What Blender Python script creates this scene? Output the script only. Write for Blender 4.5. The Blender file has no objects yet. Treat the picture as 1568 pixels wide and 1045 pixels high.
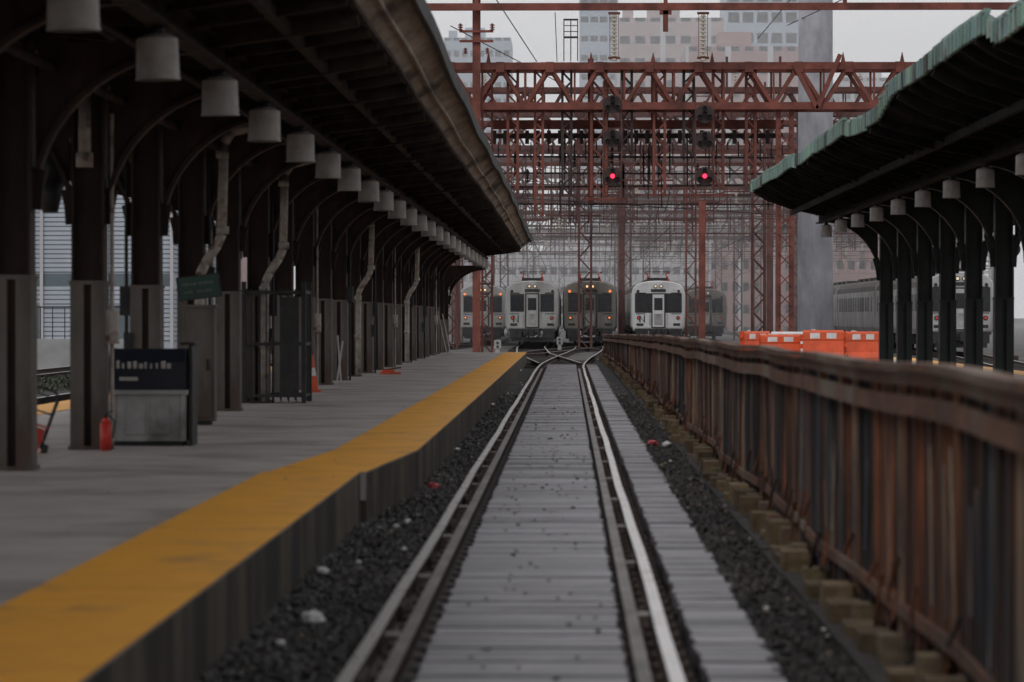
import bpy, math, random
from mathutils import Vector
R=random.Random(7)
scene=bpy.context.scene
scene.view_settings.view_transform='Standard'
scene.view_settings.look='None'
scene.view_settings.exposure=0

# ---------------------------------------------------------------- materials
def mat(name,c1,c2=None,scale=3.0,rough=.8,bump=.15,metal=0.0,stretch=(1,1,1),tint=False,lo=.35,hi=.65,rv=.15,bscale=None,spec=.4,c3=None,s3=.6,l3=.55,h3=.7,wet=None):
    m=bpy.data.materials.new(name); m.use_nodes=True
    nt=m.node_tree; N=nt.nodes; L=nt.links
    b=N['Principled BSDF']
    tc=N.new('ShaderNodeTexCoord'); mp=N.new('ShaderNodeMapping'); mp.inputs['Scale'].default_value=stretch
    L.new(tc.outputs['Object'],mp.inputs['Vector'])
    n=N.new('ShaderNodeTexNoise'); n.inputs['Scale'].default_value=scale; n.inputs['Detail'].default_value=7; n.inputs['Roughness'].default_value=.65
    L.new(mp.outputs[0],n.inputs['Vector'])
    cr=N.new('ShaderNodeValToRGB'); c2=c2 or tuple(x*.7 for x in c1)
    cr.color_ramp.elements[0].position=lo; cr.color_ramp.elements[0].color=(*c1,1)
    cr.color_ramp.elements[1].position=hi; cr.color_ramp.elements[1].color=(*c2,1)
    L.new(n.outputs['Fac'],cr.inputs['Fac'])
    col=cr.outputs['Color']
    mr=N.new('ShaderNodeMapRange'); mr.inputs['To Min'].default_value=max(.03,rough-rv); mr.inputs['To Max'].default_value=min(1,rough+rv)
    L.new(n.outputs['Fac'],mr.inputs['Value']); ro=mr.outputs[0]
    if c3:
        n3=N.new('ShaderNodeTexNoise'); n3.inputs['Scale'].default_value=s3; n3.inputs['Detail'].default_value=5
        L.new(mp.outputs[0],n3.inputs['Vector'])
        r3=N.new('ShaderNodeMapRange'); r3.inputs['From Min'].default_value=l3; r3.inputs['From Max'].default_value=h3
        L.new(n3.outputs['Fac'],r3.inputs['Value'])
        mx=N.new('ShaderNodeMix'); mx.data_type='RGBA'; L.new(r3.outputs[0],mx.inputs[0]); L.new(col,mx.inputs[6]); mx.inputs[7].default_value=(*c3,1)
        col=mx.outputs[2]
        if wet is not None:
            mw=N.new('ShaderNodeMix'); mw.data_type='FLOAT'; L.new(r3.outputs[0],mw.inputs[0]); L.new(ro,mw.inputs[2]); mw.inputs[3].default_value=wet; ro=mw.outputs[0]
    if tint:
        at=N.new('ShaderNodeAttribute'); at.attribute_name='Col'
        mx=N.new('ShaderNodeMix'); mx.data_type='RGBA'; mx.blend_type='MULTIPLY'; mx.inputs[0].default_value=1
        L.new(col,mx.inputs[6]); L.new(at.outputs['Color'],mx.inputs[7]); col=mx.outputs[2]
    L.new(col,b.inputs['Base Color']); L.new(ro,b.inputs['Roughness'])
    b.inputs['Metallic'].default_value=metal
    b.inputs['Specular IOR Level'].default_value=spec
    if bump:
        n2=N.new('ShaderNodeTexNoise'); n2.inputs['Scale'].default_value=bscale or scale*6; n2.inputs['Detail'].default_value=4
        L.new(mp.outputs[0],n2.inputs['Vector'])
        bp=N.new('ShaderNodeBump'); bp.inputs['Strength'].default_value=bump; bp.inputs['Distance'].default_value=.02
        L.new(n2.outputs['Fac'],bp.inputs['Height']); L.new(bp.outputs[0],b.inputs['Normal'])
    return m
def glow(name,c,s):
    m=bpy.data.materials.new(name); m.use_nodes=True; b=m.node_tree.nodes['Principled BSDF']
    b.inputs['Base Color'].default_value=(*c,1); b.inputs['Emission Color'].default_value=(*c,1); b.inputs['Emission Strength'].default_value=s
    return m

# ---------------------------------------------------------------- mesh builder
class MB:
    def __init__(s): s.v=[];s.f=[];s.m=[];s.t=[]
    def add(s,vs,fs,mi=0,t=(1,1,1)):
        o=len(s.v); s.v+=[tuple(a) for a in vs]
        for f in fs: s.f.append(tuple(i+o for i in f)); s.m.append(mi); s.t.append(t)
    def box(s,x0,x1,y0,y1,z0,z1,mi=0,t=(1,1,1)):
        s.add([(x0,y0,z0),(x1,y0,z0),(x1,y1,z0),(x0,y1,z0),(x0,y0,z1),(x1,y0,z1),(x1,y1,z1),(x0,y1,z1)],
              [(0,3,2,1),(4,5,6,7),(0,1,5,4),(1,2,6,5),(2,3,7,6),(3,0,4,7)],mi,t)
    def beam(s,p,q,w,h=None,mi=0,t=(1,1,1)):
        h=h or w; p=Vector(p);q=Vector(q);d=(q-p)
        if d.length<1e-6:return
        d.normalize(); up=Vector((0,0,1)) if abs(d.z)<.95 else Vector((0,1,0))
        a=d.cross(up).normalized(); b=a.cross(d).normalized()
        a=a*w/2;b=b*h/2
        s.add([p-a-b,p+a-b,p+a+b,p-a+b,q-a-b,q+a-b,q+a+b,q-a+b],
              [(0,3,2,1),(4,5,6,7),(0,1,5,4),(1,2,6,5),(2,3,7,6),(3,0,4,7)],mi,t)
    def cyl(s,p,q,r0,r1=None,n=12,mi=0,t=(1,1,1),cap=True):
        r1=r0 if r1 is None else r1; p=Vector(p);q=Vector(q);d=(q-p).normalized()
        up=Vector((0,0,1)) if abs(d.z)<.95 else Vector((0,1,0))
        a=d.cross(up).normalized(); b=a.cross(d).normalized(); vs=[]
        for c,r in((p,r0),(q,r1)):
            for i in range(n):
                an=2*math.pi*i/n; vs.append(c+a*math.cos(an)*r+b*math.sin(an)*r)
        fs=[(i,(i+1)%n,(i+1)%n+n,i+n) for i in range(n)]
        if cap: fs+=[tuple(range(n))[::-1],tuple(range(n,2*n))]
        s.add(vs,fs,mi,t)
    def path(s,pts,r,n=8,mi=0,t=(1,1,1)):
        for i in range(len(pts)-1): s.cyl(pts[i],pts[i+1],r,r,n,mi,t)
    def mesh(s,name,mats,smooth=False):
        me=bpy.data.meshes.new(name); me.from_pydata(s.v,[],s.f)
        for m in mats: me.materials.append(m)
        me.polygons.foreach_set('material_index',s.m)
        ca=me.color_attributes.new('Col','FLOAT_COLOR','CORNER'); arr=[]
        for p,t in zip(me.polygons,s.t): arr+=[t[0],t[1],t[2],1.0]*p.loop_total
        ca.data.foreach_set('color',arr)
        if smooth: me.polygons.foreach_set('use_smooth',[True]*len(me.polygons))
        me.update(); return me
    def build(s,name,mats,smooth=False,loc=(0,0,0),rz=0):
        o=bpy.data.objects.new(name,s.mesh(name,mats,smooth)); bpy.context.collection.objects.link(o)
        o.location=loc;o.rotation_euler=(0,0,rz); return o
def inst(name,me,loc,rz=0,sc=(1,1,1)):
    o=bpy.data.objects.new(name,me); bpy.context.collection.objects.link(o); o.location=loc;o.rotation_euler=(0,0,rz);o.scale=sc;return o
def bevel(o,w=.01,seg=2):
    b=o.modifiers.new('b','BEVEL'); b.width=w;b.segments=seg;b.limit_method='ANGLE'
def W(px,py,Y): return ((px-870)/5000*Y, Y, 1.65-(py-486)/5000*Y)

# palette
M_conc=mat('concrete_platform',(.42,.375,.35),(.32,.285,.265),scale=1.2,rough=.6,bump=.12,bscale=30,rv=.2,c3=(.20,.18,.165),s3=.6,l3=.5,h3=.75)
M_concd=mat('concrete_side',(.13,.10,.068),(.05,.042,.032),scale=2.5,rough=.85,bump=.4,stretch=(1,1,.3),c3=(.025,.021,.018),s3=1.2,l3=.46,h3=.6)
M_yel=mat('yellow_paint',(.78,.35,.02),(.66,.29,.02),scale=1.5,rough=.55,bump=.1,bscale=40,c3=(.40,.20,.05),s3=2.2,l3=.56,h3=.74)
M_ball=mat('ballast_ground',(.022,.02,.019),(.008,.008,.008),scale=14,rough=.85,bump=1,bscale=22,c3=(.04,.034,.028),s3=1.0)
M_yard=mat('yard_ground',(.10,.095,.09),(.05,.047,.045),scale=.6,rough=.85,bump=.3,c3=(.14,.13,.12),s3=.2)
M_stone=mat('ballast_stone',(.055,.05,.048),(.013,.012,.012),scale=9,rough=.6,bump=.2,tint=True)
M_wood=mat('deck_timber',(.25,.237,.25),(.105,.098,.103),scale=3,rough=.42,bump=.35,stretch=(1,9,3),tint=True,c3=(.06,.054,.054),s3=.6,l3=.5,h3=.68)
M_tie=mat('tie_timber',(.03,.025,.022),(.012,.01,.009),scale=6,rough=.8)
M_steel=mat('rail_head',(.66,.63,.62),(.45,.41,.39),scale=5,rough=.3,metal=.8,bump=.05,stretch=(1,.3,1))
M_gsteel=mat('guard_rail_head',(.13,.10,.09),(.05,.035,.03),scale=5,rough=.5,metal=.4,bump=.1,stretch=(1,.3,1))
M_rust=mat('rail_rust',(.06,.034,.024),(.02,.014,.012),scale=8,rough=.8,bump=.3)
M_dark=mat('dark_steel',(.03,.03,.032),(.014,.014,.015),scale=5,rough=.55,bump=.1)
M_roof=mat('canopy_underside',(.022,.018,.016),(.009,.008,.007),scale=2,rough=.9,bump=.2,stretch=(1,.3,1),spec=.15)
M_rib=mat('canopy_rib',(.055,.040,.032),(.016,.013,.011),scale=3,rough=.85,bump=.2,spec=.2)
M_roofR=mat('canopy_underside_shaded',(.010,.011,.010),(.005,.005,.005),scale=2,rough=.9,bump=.2,stretch=(1,.3,1),spec=.1)  # right canopy: underside copy darkened, shade put into the colour
M_ribR=mat('canopy_rib_shaded',(.02,.018,.016),(.008,.007,.007),scale=3,rough=.85,bump=.2,spec=.15)  # rib copy with the same shade painted in
M_fasc=mat('canopy_edge_board',(.46,.39,.32),(.22,.18,.14),scale=3,rough=.75,bump=.3,stretch=(1,.25,1),c3=(.07,.055,.045),s3=1.6,l3=.54,h3=.66)
M_roofd=mat('roof_felt',(.05,.05,.05),(.025,.025,.025),scale=1,rough=.8)
M_verd=mat('copper_verdigris',(.26,.38,.33),(.13,.21,.18),scale=2.5,rough=.7,bump=.3,stretch=(1,1,.3),c3=(.04,.04,.033),s3=1.0,l3=.53,h3=.62,tint=True)
M_colup=mat('column_rust_paint',(.055,.027,.018),(.013,.010,.009),scale=3,rough=.7,bump=.3,stretch=(1,1,.3))
M_collo=mat('column_grey_casing',(.15,.128,.112),(.07,.06,.054),scale=2.5,rough=.75,bump=.25,stretch=(1,1,.3),c3=(.08,.045,.03),s3=2,l3=.56,h3=.7)
M_green=mat('column_dark_green',(.014,.02,.018),(.007,.009,.008),scale=3,rough=.5,bump=.1)
M_lamp=mat('lamp_shade_enamel',(.44,.415,.39),(.30,.28,.26),scale=4,rough=.5,bump=.05)
M_lampin=mat('lamp_inside',(.2,.2,.19),rough=.5,bump=0)
M_pipe=mat('pipe_paint',(.42,.38,.34),(.25,.21,.18),scale=6,rough=.6,bump=.1,c3=(.14,.08,.05),s3=5,l3=.6,h3=.7)
M_gan=[mat('gantry_red_haze_%d'%i,c,tuple(x*.5 for x in c),scale=1.2,rough=.7,bump=.1,c3=tuple(x*.3 for x in c),s3=.5,l3=.5,h3=.7) for i,c in enumerate([(.21,.06,.042),(.14,.052,.042),(.12,.057,.05),(.125,.078,.073),(.16,.12,.12),(.22,.19,.19)])]  # rust red; later entries greyer and paler, distance haze put into the colour
M_gand=mat('gantry_dark',(.045,.028,.026),(.022,.014,.014),scale=2,rough=.7)
M_ins=mat('insulator_cream',(.42,.38,.29),(.28,.24,.18),scale=6,rough=.35,bump=0)
M_wire=mat('wire',(.05,.045,.045),rough=.6,bump=0)
M_pole=mat('galvanised_pole',(.38,.38,.41),(.22,.22,.245),scale=.6,rough=.5,metal=.3,bump=.05,stretch=(1,1,.5),c3=(.48,.48,.51),s3=.35)
M_red=glow('signal_red',(1,.02,.06),3.5)
M_head=glow('headlamp_glass',(1,.8,.55),.2)
M_headon=glow('headlamp_warm',(1,.62,.3),1.0)
M_org=glow('marker_orange',(1,.25,.06),.8)
M_tail=glow('marker_red',(.5,.03,.02),.25)
M_glass=mat('train_window',(.012,.014,.016),(.02,.022,.025),rough=.15,bump=0,rv=.03)
M_silv=mat('train_silver',(.44,.44,.43),(.28,.27,.265),scale=1.2,rough=.42,metal=.2,bump=.05,stretch=(1,1,.3),c3=(.16,.13,.12),s3=1,l3=.5,h3=.75)
M_white=mat('train_light',(.66,.66,.66),(.50,.49,.49),scale=1.2,rough=.45,metal=.05,bump=.05,stretch=(1,1,.3),c3=(.24,.22,.21),s3=1,l3=.55,h3=.8)
M_brown=mat('train_dull',(.22,.205,.18),(.125,.115,.10),scale=1.4,rough=.5,metal=.2,bump=.05,stretch=(1,1,.3))
M_troof=mat('train_roof',(.12,.105,.1),(.06,.055,.05),scale=1.4,rough=.7,bump=.05)
M_blk=mat('black_rubber',(.015,.015,.015),(.03,.028,.027),rough=.6,bump=.05)
M_orange=mat('barrier_orange',(.70,.10,.03),(.5,.075,.025),scale=3,rough=.5,bump=.05,c3=(.3,.08,.04),s3=2,l3=.58,h3=.8)
M_wht=mat('white_plastic',(.7,.69,.68),(.5,.49,.48),scale=3,rough=.5,bump=.05)
M_fen=mat('fence_metal',(.33,.125,.045),(.075,.03,.017),scale=3.5,rough=.8,bump=.7,stretch=(1,1,.22),tint=True,lo=.38,hi=.56,c3=(.022,.012,.009),s3=1.4,l3=.46,h3=.58)
M_frail=mat('fence_rail_rust',(.17,.075,.042),(.05,.026,.019),scale=3,rough=.75,bump=.5,stretch=(1,.4,1),c3=(.19,.145,.11),s3=1.5,l3=.55,h3=.68)
M_fblk=mat('fence_timber_block',(.20,.145,.085),(.08,.056,.035),scale=7,rough=.85,bump=.5,tint=True)
M_sign=mat('sign_green',(.02,.07,.05),(.02,.05,.04),rough=.4,bump=0)
M_binb=mat('bin_blue_black',(.014,.017,.028),(.02,.023,.034),rough=.35,bump=.05)
M_grey=mat('cabinet_grey',(.38,.37,.36),(.24,.235,.23),scale=3,rough=.6,bump=.1,c3=(.12,.11,.10),s3=2)
M_redp=mat('red_paint',(.6,.045,.03),(.4,.03,.02),rough=.5,bump=0)

# ---------------------------------------------------------------- ground
g=MB(); g.add([(-3000,-200,-.2),(3000,-200,-.2),(3000,5000,-.2),(-3000,5000,-.2)],[(0,1,2,3)])
g.build('ground',[M_ball])
g=MB(); g.add([(-300,140,-.196),(300,140,-.196),(300,900,-.196),(-300,900,-.196)],[(0,1,2,3)])
g.build('yard_ground',[M_yard])

st=MB()
octv=[(1,0,0),(-1,0,0),(0,1,0),(0,-1,0),(0,0,1),(0,0,-1)]
octf=[(0,2,4),(2,1,4),(1,3,4),(3,0,4),(2,0,5),(1,2,5),(3,1,5),(0,3,5)]
def stones(n,x0,x1,y0,y1,zz=-.185,pw=1.6,s0=.013,s1=.034):
    for i in range(n):
        y=y0+(y1-y0)*R.random()**pw; x=R.uniform(x0,x1); s=R.uniform(s0,s1)*(1+y/90)
        a=R.uniform(0,6.28);ca,sa=math.cos(a),math.sin(a)
        sx,sy,sz=s*R.uniform(.7,1.4),s*R.uniform(.7,1.3),s*R.uniform(.5,1)
        tx,ty=R.uniform(-.4,.4),R.uniform(-.4,.4); z=zz+R.uniform(0,.5)*s+.018*math.sin(x*9+y*.7)*math.sin(y*.53+x)
        vs=[]
        for v in octv:
            X=v[0]*sx*R.uniform(.7,1.2);Y=v[1]*sy*R.uniform(.7,1.2);Z=v[2]*sz
            Z+=X*tx+Y*ty
            vs.append((x+X*ca-Y*sa,y+X*sa+Y*ca,z+Z))
        b=R.uniform(.3,1.2)*(.75+.35*math.sin(x*5+y*.9)*math.sin(y*.37))
        if R.random()<.05:b*=2.8
        w=R.uniform(0,.25)
        st.add(vs,octf,0,(b,b*(1-w*.5),b*(1-w)))
stones(15000,-1.85,-1.1,9,75)
stones(15000,1.0,1.95,9,75)
stones(1500,.56,.66,9,45)
st.build('ballast_stones',[M_stone])

# ---------------------------------------------------------------- main track
rp=[(-.035,0),(.035,0),(.037,-.03),(.012,-.045),(.012,-.13),(.07,-.15),(.07,-.165),(-.07,-.165),(-.07,-.15),(-.012,-.13),(-.012,-.045),(-.037,-.03)]
def rail(mb,pts,dz=0,body=1,head=0):
    for i in range(len(pts)-1):
        (xa,ya),(xb,yb)=pts[i],pts[i+1]; n=len(rp)
        vs=[(xa+x,ya,z+dz) for x,z in rp]+[(xb+x,yb,z+dz) for x,z in rp]
        mb.add(vs,[(0,n,n+1,1)],head); 
        mb.add(vs,[(j,(j+1)%n,(j+1)%n+n,j+n)[::-1] for j in range(1,n)],body)
tr=MB()
def cx(y):
    if y<105: return -.255
    t=(y-105)/80.; t=min(t,1); return -.255+1.45*(t*t*(3-2*t))
ys=[-20]+[5+3*i for i in range(34)]+[108+5*i for i in range(60)]
def wob(y): return .006*math.sin(y*.31)+.004*math.sin(y*.83)
rail(tr,[(cx(y)-.755+wob(y),y) for y in ys]); rail(tr,[(cx(y)+.755+wob(y+3),y) for y in ys])
rail(tr,[(-1.01+.15,y) for y in ys if y<112],dz=-.045,head=3)
rail(tr,[(.50-.14,y) for y in ys if y<112],dz=-.045,head=3)
y=6
while y<118:
    tr.box(-1.16,1.1,y,y+.22,-.26,-.175,2); 
    for xx in(-1.01,.50):
        tr.box(xx-.13,xx+.13,y+.02,y+.2,-.172,-.148,1)
        for s in(-1,1):
            tr.box(xx+s*.085-.02,xx+s*.085+.02,y+.07,y+.14,-.148,-.105,1)
    tr.box(-.93,-.89,y+.06,y+.16,-.15,-.05,1); tr.box(.42,.45,y+.06,y+.16,-.15,-.05,1)
    y+=.52
y=11.3
while y<110:
    for xx in(-1.01,.50):
        for s in(-1,1):
            tr.box(xx+s*.03-.016,xx+s*.03+.016,y,y+.6,-.125,-.045,1)
            for k in range(4): tr.cyl((xx+s*.04,y+.08+k*.15,-.085),(xx+s*.075,y+.08+k*.15,-.085),.016,n=6,mi=1)
    tr.box(-.97,-.895,y+2.0,y+2.25,-.14,-.03,3); tr.box(.395,.46,y+3.2,y+3.45,-.14,-.03,3)
    y+=3.9
tr.build('railway_track',[M_steel,M_rust,M_tie,M_gsteel])

dk=MB(); y=7.0
while y<116:
    w=.19*R.uniform(.96,1.02)
    b=R.uniform(.74,1.16)
    if R.random()<.09:b*=.65
    dz=R.uniform(-.008,.006); e=R.uniform(-.012,.012)
    dk.box(-.71+e,.275+e,y,y+w,-.12,-.022+dz,0,(b,b,b*1.02))
    b2=b*R.uniform(.85,1.15); dk.box(.645+e,1.0+R.uniform(-.03,.02),y,y+w,-.12,-.022+R.uniform(-.008,.006),0,(b2,b2,b2*1.02))
    if R.random()<.4:
        for k in range(2):
            xx=R.uniform(-.6,.2); dk.cyl((xx,y+w*.5,-.02+dz),(xx,y+w*.5,-.012+dz),.014,n=6,mi=1)
    y+=.222
o=dk.build('timber_track_crossing',[M_wood,M_rust]); bevel(o,.012,1)

def simple_track(pts,name='railway_track',ties=True):
    m=MB(); rail(m,[(x-.755,y) for x,y in pts]); rail(m,[(x+.755,y) for x,y in pts])
    if ties:
        for i in range(len(pts)-1):
            (xa,ya),(xb,yb)=pts[i],pts[i+1]; n=max(1,int((yb-ya)/.6))
            for k in range(n):
                t=k/n; x=xa+(xb-xa)*t;y=ya+(yb-ya)*t; m.box(x-1.25,x+1.25,y,y+.22,-.24,-.168,2)
    m.build(name,[M_steel,M_rust,M_tie])
simple_track([(3.45,-20),(3.45,118),(4.9,165),(5.16,187),(5.16,420)])
simple_track([(-10.1,-20),(-10.1,130),(-8,180),(-5.8,215),(-5.8,420)])
simple_track([(-.3,118),(-1.6,150),(-2.06,180),(-2.06,420)])
simple_track([(14.5,-20),(14.5,100),(18,150),(18,400)])
simple_track([(10.1,130),(10.1,420)])
simple_track([(-4.5,136),(-2.0,150),(1.2,185)],ties=False)
simple_track([(4.9,145),(1.3,180)],ties=False)
simple_track([(-16,-20),(-16,400)])
def W0(px,Y): return (px-870)/5000*Y
for px,Y in((857,172),(762,150),(946,165),(1062,180)):
    d=MB(); d.box(-.2,.2,-.2,.2,0,.12,1); d.box(-.10,.10,-.1,.1,.12,.55,0); d.box(-.16,.16,-.12,.1,.4,.8,0)
    for z in(.5,.68): d.cyl((0,-.18,z),(0,-.12,z),.06,n=10,mi=1)
    o=d.build('dwarf_signal',[M_grey,M_dark],loc=(W0(px,Y),Y,-.2)); bevel(o,.02)

# ---------------------------------------------------------------- platforms
def edgeL(y):
    P=[(-20,-1.83),(29.0,-1.85),(33.8,-1.56),(60,-1.56),(128,-1.62)]
    for (a,xa),(b,xb) in zip(P,P[1:]):
        if a<=y<=b: return xa+(xb-xa)*(y-a)/(b-a)
    return P[-1][1]
def hexs(mb,xa0,xb0,y0,xa1,xb1,y1,z0,z1,mi,t=(1,1,1)):
    mb.add([(xa0,y0,z0),(xb0,y0,z0),(xb1,y1,z0),(xa1,y1,z0),(xa0,y0,z1),(xb0,y0,z1),(xb1,y1,z1),(xa1,y1,z1)],
           [(0,3,2,1),(4,5,6,7),(0,1,5,4),(1,2,6,5),(2,3,7,6),(3,0,4,7)],mi,t)
pl=MB()
cuts=[-20,-14,-8,-2,4,10,16.5,22.7,29.0,33.8,39,45,51,57,63,69,75,81,87,93,99,105,111,117,123,128]
for a,b in zip(cuts,cuts[1:]):
    ea,eb=edgeL(a+.01),edgeL(b-.01); g=.016
    if a==29.0: ea+=.05
    hexs(pl,-5.0+.01,ea-.9,a+g,-5.0+.01,eb-.9,b-g,.1,.27,0)
    hexs(pl,-8.3,-5.0-.01,a+g,-8.3,-5.0-.01,b-g,.1,.27,0)
    hexs(pl,ea-.89,ea,a+g*.5,eb-.89,eb,b-g*.5,.02,.272,0)
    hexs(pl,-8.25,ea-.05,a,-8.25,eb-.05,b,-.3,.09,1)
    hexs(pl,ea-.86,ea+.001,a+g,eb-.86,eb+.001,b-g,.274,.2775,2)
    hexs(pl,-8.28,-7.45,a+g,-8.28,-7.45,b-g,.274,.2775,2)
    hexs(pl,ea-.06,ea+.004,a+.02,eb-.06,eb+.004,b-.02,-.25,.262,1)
pl.build('platform',[M_conc,M_concd,M_yel])
pr=MB()
for a in range(-20,112,6):
    g=.012
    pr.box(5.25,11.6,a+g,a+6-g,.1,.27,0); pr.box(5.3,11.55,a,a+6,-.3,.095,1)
    pr.box(5.26,6.05,a+g,a+6-g,.274,.2775,2); pr.box(10.8,11.58,a+g,a+6-g,.274,.2775,2)
pr.build('platform',[M_conc,M_concd,M_yel])

# ---------------------------------------------------------------- canopies
def canopy(cxx,y0,y1,zoff,side,fasmat,dedge,flip):
    m=MB()
    if fasmat is M_fasc: base=[(0,4.45),(.8,4.36),(1.65,4.30),(2.4,4.40),(3.05,4.50),(3.22,4.64),(3.45,4.81)]
    else: base=[(0,4.45),(.8,4.36),(1.65,4.32),(2.4,4.46),(3.0,4.63),(3.22,4.71),(3.45,4.81)]
    n=len(base); ylist=[]; y=y0
    while y<y1-.1: ylist.append(y); y+=1.1
    ylist.append(y1)
    def pt(s,k,y,up=0):
        x,z=base[k]; z+=dedge(y)*(k/(n-1))**1.5+zoff; return (cxx+s*x,y,z+up)
    drop=0;cnt=0;bb=1
    for ya,yb in zip(ylist,ylist[1:]):
        if cnt%5==0: drop=R.uniform(-.07,.04); bb=R.uniform(.6,1.15)
        cnt+=1
        for s in(-1,1):
            for k in range(n-1):
                mi=3 if k>=n-3 else 0
                q=[pt(s,k,ya),pt(s,k+1,ya),pt(s,k+1,yb),pt(s,k,yb)]
                m.add(q,[(0,1,2,3) if s<0 else (3,2,1,0)],mi)
                q=[pt(s,k,ya,.14),pt(s,k+1,ya,.14),pt(s,k+1,yb,.14),pt(s,k,yb,.14)]
                m.add(q,[(0,1,2,3) if s>0 else (3,2,1,0)],2)
            b=bb*R.uniform(.85,1.1)
            e=(b,b,b)
            p0=pt(s,n-1,ya);p1=pt(s,n-1,yb)
            if fasmat is M_verd:
                NN=6
                for j in range(NN):
                    t0=j/NN;t1=(j+1)/NN
                    ww=.018 if j%2 else -.01
                    a0=[p0[i]+(p1[i]-p0[i])*t0 for i in range(3)];a1=[p0[i]+(p1[i]-p0[i])*t1 for i in range(3)]
                    xo=a0[0]+s*(.05+ww)
                    m.box(min(a0[0],xo),max(a0[0],xo),a0[1],a1[1],a0[2]-.08+drop,a0[2]+.15+drop,4,tuple(b*R.uniform(.85,1.05) for _ in range(3)))
                m.box(p0[0]-.02+s*.03,p0[0]+.06+s*.03,ya,yb,p0[2]+.152,p0[2]+.20,4,e)
            else:
                m.beam((p0[0]+s*.03,ya+.005,p0[2]+.05),(p1[0]+s*.03,yb-.005,p1[2]+.05),.06,.2,2,e)
                p0=pt(s,n-2,ya);p1=pt(s,n-2,yb); m.beam((p0[0],ya,p0[2]-.01),(p1[0],yb,p1[2]-.01),.04,.05,3)
                p0=pt(s,n-3,ya);p1=pt(s,n-3,yb); m.beam((p0[0],ya,p0[2]-.01),(p1[0],yb,p1[2]-.01),.06,.05,1)
    for yy in(y0,y1):
        for s in(-1,1):
            for k in range(n-1):
                m.add([pt(s,k,yy),pt(s,k+1,yy),pt(s,k+1,yy,.14),pt(s,k,yy,.14)],[(0,1,2,3)],2)
    s=flip
    m.box(min(cxx+s*3.38,cxx+s*3.43),max(cxx+s*3.38,cxx+s*3.43),y0,y1,3.95+zoff,4.8+zoff,0)
    y=y0+.4; c=0
    while y<y1:
        for s in(-1,1):
            for k in range(n-3 if fasmat is M_fasc else n-1):
                a=pt(s,k,y,-.06);b=pt(s,k+1,y,-.06); m.beam(a,b,.07 if c%3 else .13,.13 if c%3 else .2,1)
        y+=4.65/3; c+=1
    for s in(-1,1):
        for x,z in((2.4,4.32),(.8,4.27)):
            m.beam((cxx+s*x,y0,z+zoff),(cxx+s*x,y1,z+zoff),.08,.12,1)
        X=cxx+s*1.65; zb=4.03+zoff
        m.box(X-.09,X+.09,y0,y1,zb,zb+.03,1); m.box(X-.09,X+.09,y0,y1,zb+.22,zb+.25,1); m.box(X-.015,X+.015,y0,y1,zb+.03,zb+.22,1)
    m.box(cxx-.12,cxx+.12,y0,y1,4.1+zoff,4.38+zoff,1)
    m.cyl((cxx+1.3,y0,3.98+zoff),(cxx+1.3,y1,3.98+zoff),.03,n=8,mi=1)
    m.cyl((cxx+.35,y0,3.9+zoff),(cxx+.35,y1,3.9+zoff),.05,n=8,mi=1)
    L=fasmat is M_fasc
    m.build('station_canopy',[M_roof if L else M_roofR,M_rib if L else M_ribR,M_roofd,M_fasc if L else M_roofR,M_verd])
def dL(y): return .06*math.sin(y*.09)+.03*math.sin(y*.55)
def dR(y):
    P=[(-20,.1),(20,.0),(37.9,-.05),(38.6,.16),(50,.10),(51.5,-.12),(57,-.08),(58.5,.08),(70,.0),(72,.1),(88,.17),(100,.17)]
    for (a,va),(b,vb) in zip(P,P[1:]):
        if a<=y<=b: return va+(vb-va)*(y-a)/(b-a)+.02*math.sin(y*.8)
    return 0
canopy(-5.0,-12,134,0,1,M_fasc,dL,-1)
canopy(8.4,-12,88,.13,-1,M_verd,dR,1)

def column_mesh(up,lo,h,split):
    c=MB(); w=.17
    zt=h
    c.box(-w,-w+.025,-.15,.15,split,zt,0); c.box(w-.025,w,-.15,.15,split,zt,0); c.box(-w+.025,w-.025,-.012,.012,split,zt,0)
    for k in range(10):
        z=split+.15+k*(zt-split-.3)/9
        for s in(-1,1): c.cyl((s*(w-.06),-.02,z),(s*(w-.06),-.012,z),.018,n=6,mi=0)
    c.box(-w-.01,-.04,-.17,.17,0,split,1); c.box(.04,w+.01,-.17,.17,0,split,1); c.box(-.04,.04,-.10,.10,0,split-.02,0)
    c.box(-w-.02,w+.02,-.178,.178,split-.03,split+.01,1)
    c.box(-.2,.2,-.2,.2,0,.04,1)
    for s in(-1,1):
        N=12; z0=2.35; arc=[]
        for i in range(N+1):
            a=i/N*math.pi/2
            arc.append((s*(w+(1.65-w)*(1-math.cos(a))), z0+(zt-.08-z0)*math.sin(a)))
        for i in range(N):
            (xa,za),(xb,zb)=arc[i],arc[i+1]
            c.beam((xa,0,za),(xb,0,zb),.16,.05,0)
            vs=[(xa,-.01,za),(xb,-.01,zb),(xb,-.01,zt),(xa,-.01,zt),(xa,.01,za),(xb,.01,zb),(xb,.01,zt),(xa,.01,zt)]
            if i>1: c.add(vs,[(0,1,2,3),(7,6,5,4),(0,4,5,1),(2,6,7,3)],0)
    return c.mesh('canopy_column',[up,lo])
cmL=column_mesh(M_colup,M_collo,3.86,1.75)
cmR=column_mesh(M_green,M_green,3.99,1.75)
CY=[29.4+4.65*k for k in range(-8,23)]
for y in CY:
    if y<132: inst('canopy_column',cmL,(-5.0,y,.27) if y<127 else (-5.0,y,-.2))
for k in range(-20,6):
    y=63.2+4.65*k
    if y<88 and y>-12: inst('canopy_column',cmR,(8.4,y,.27))
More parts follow.
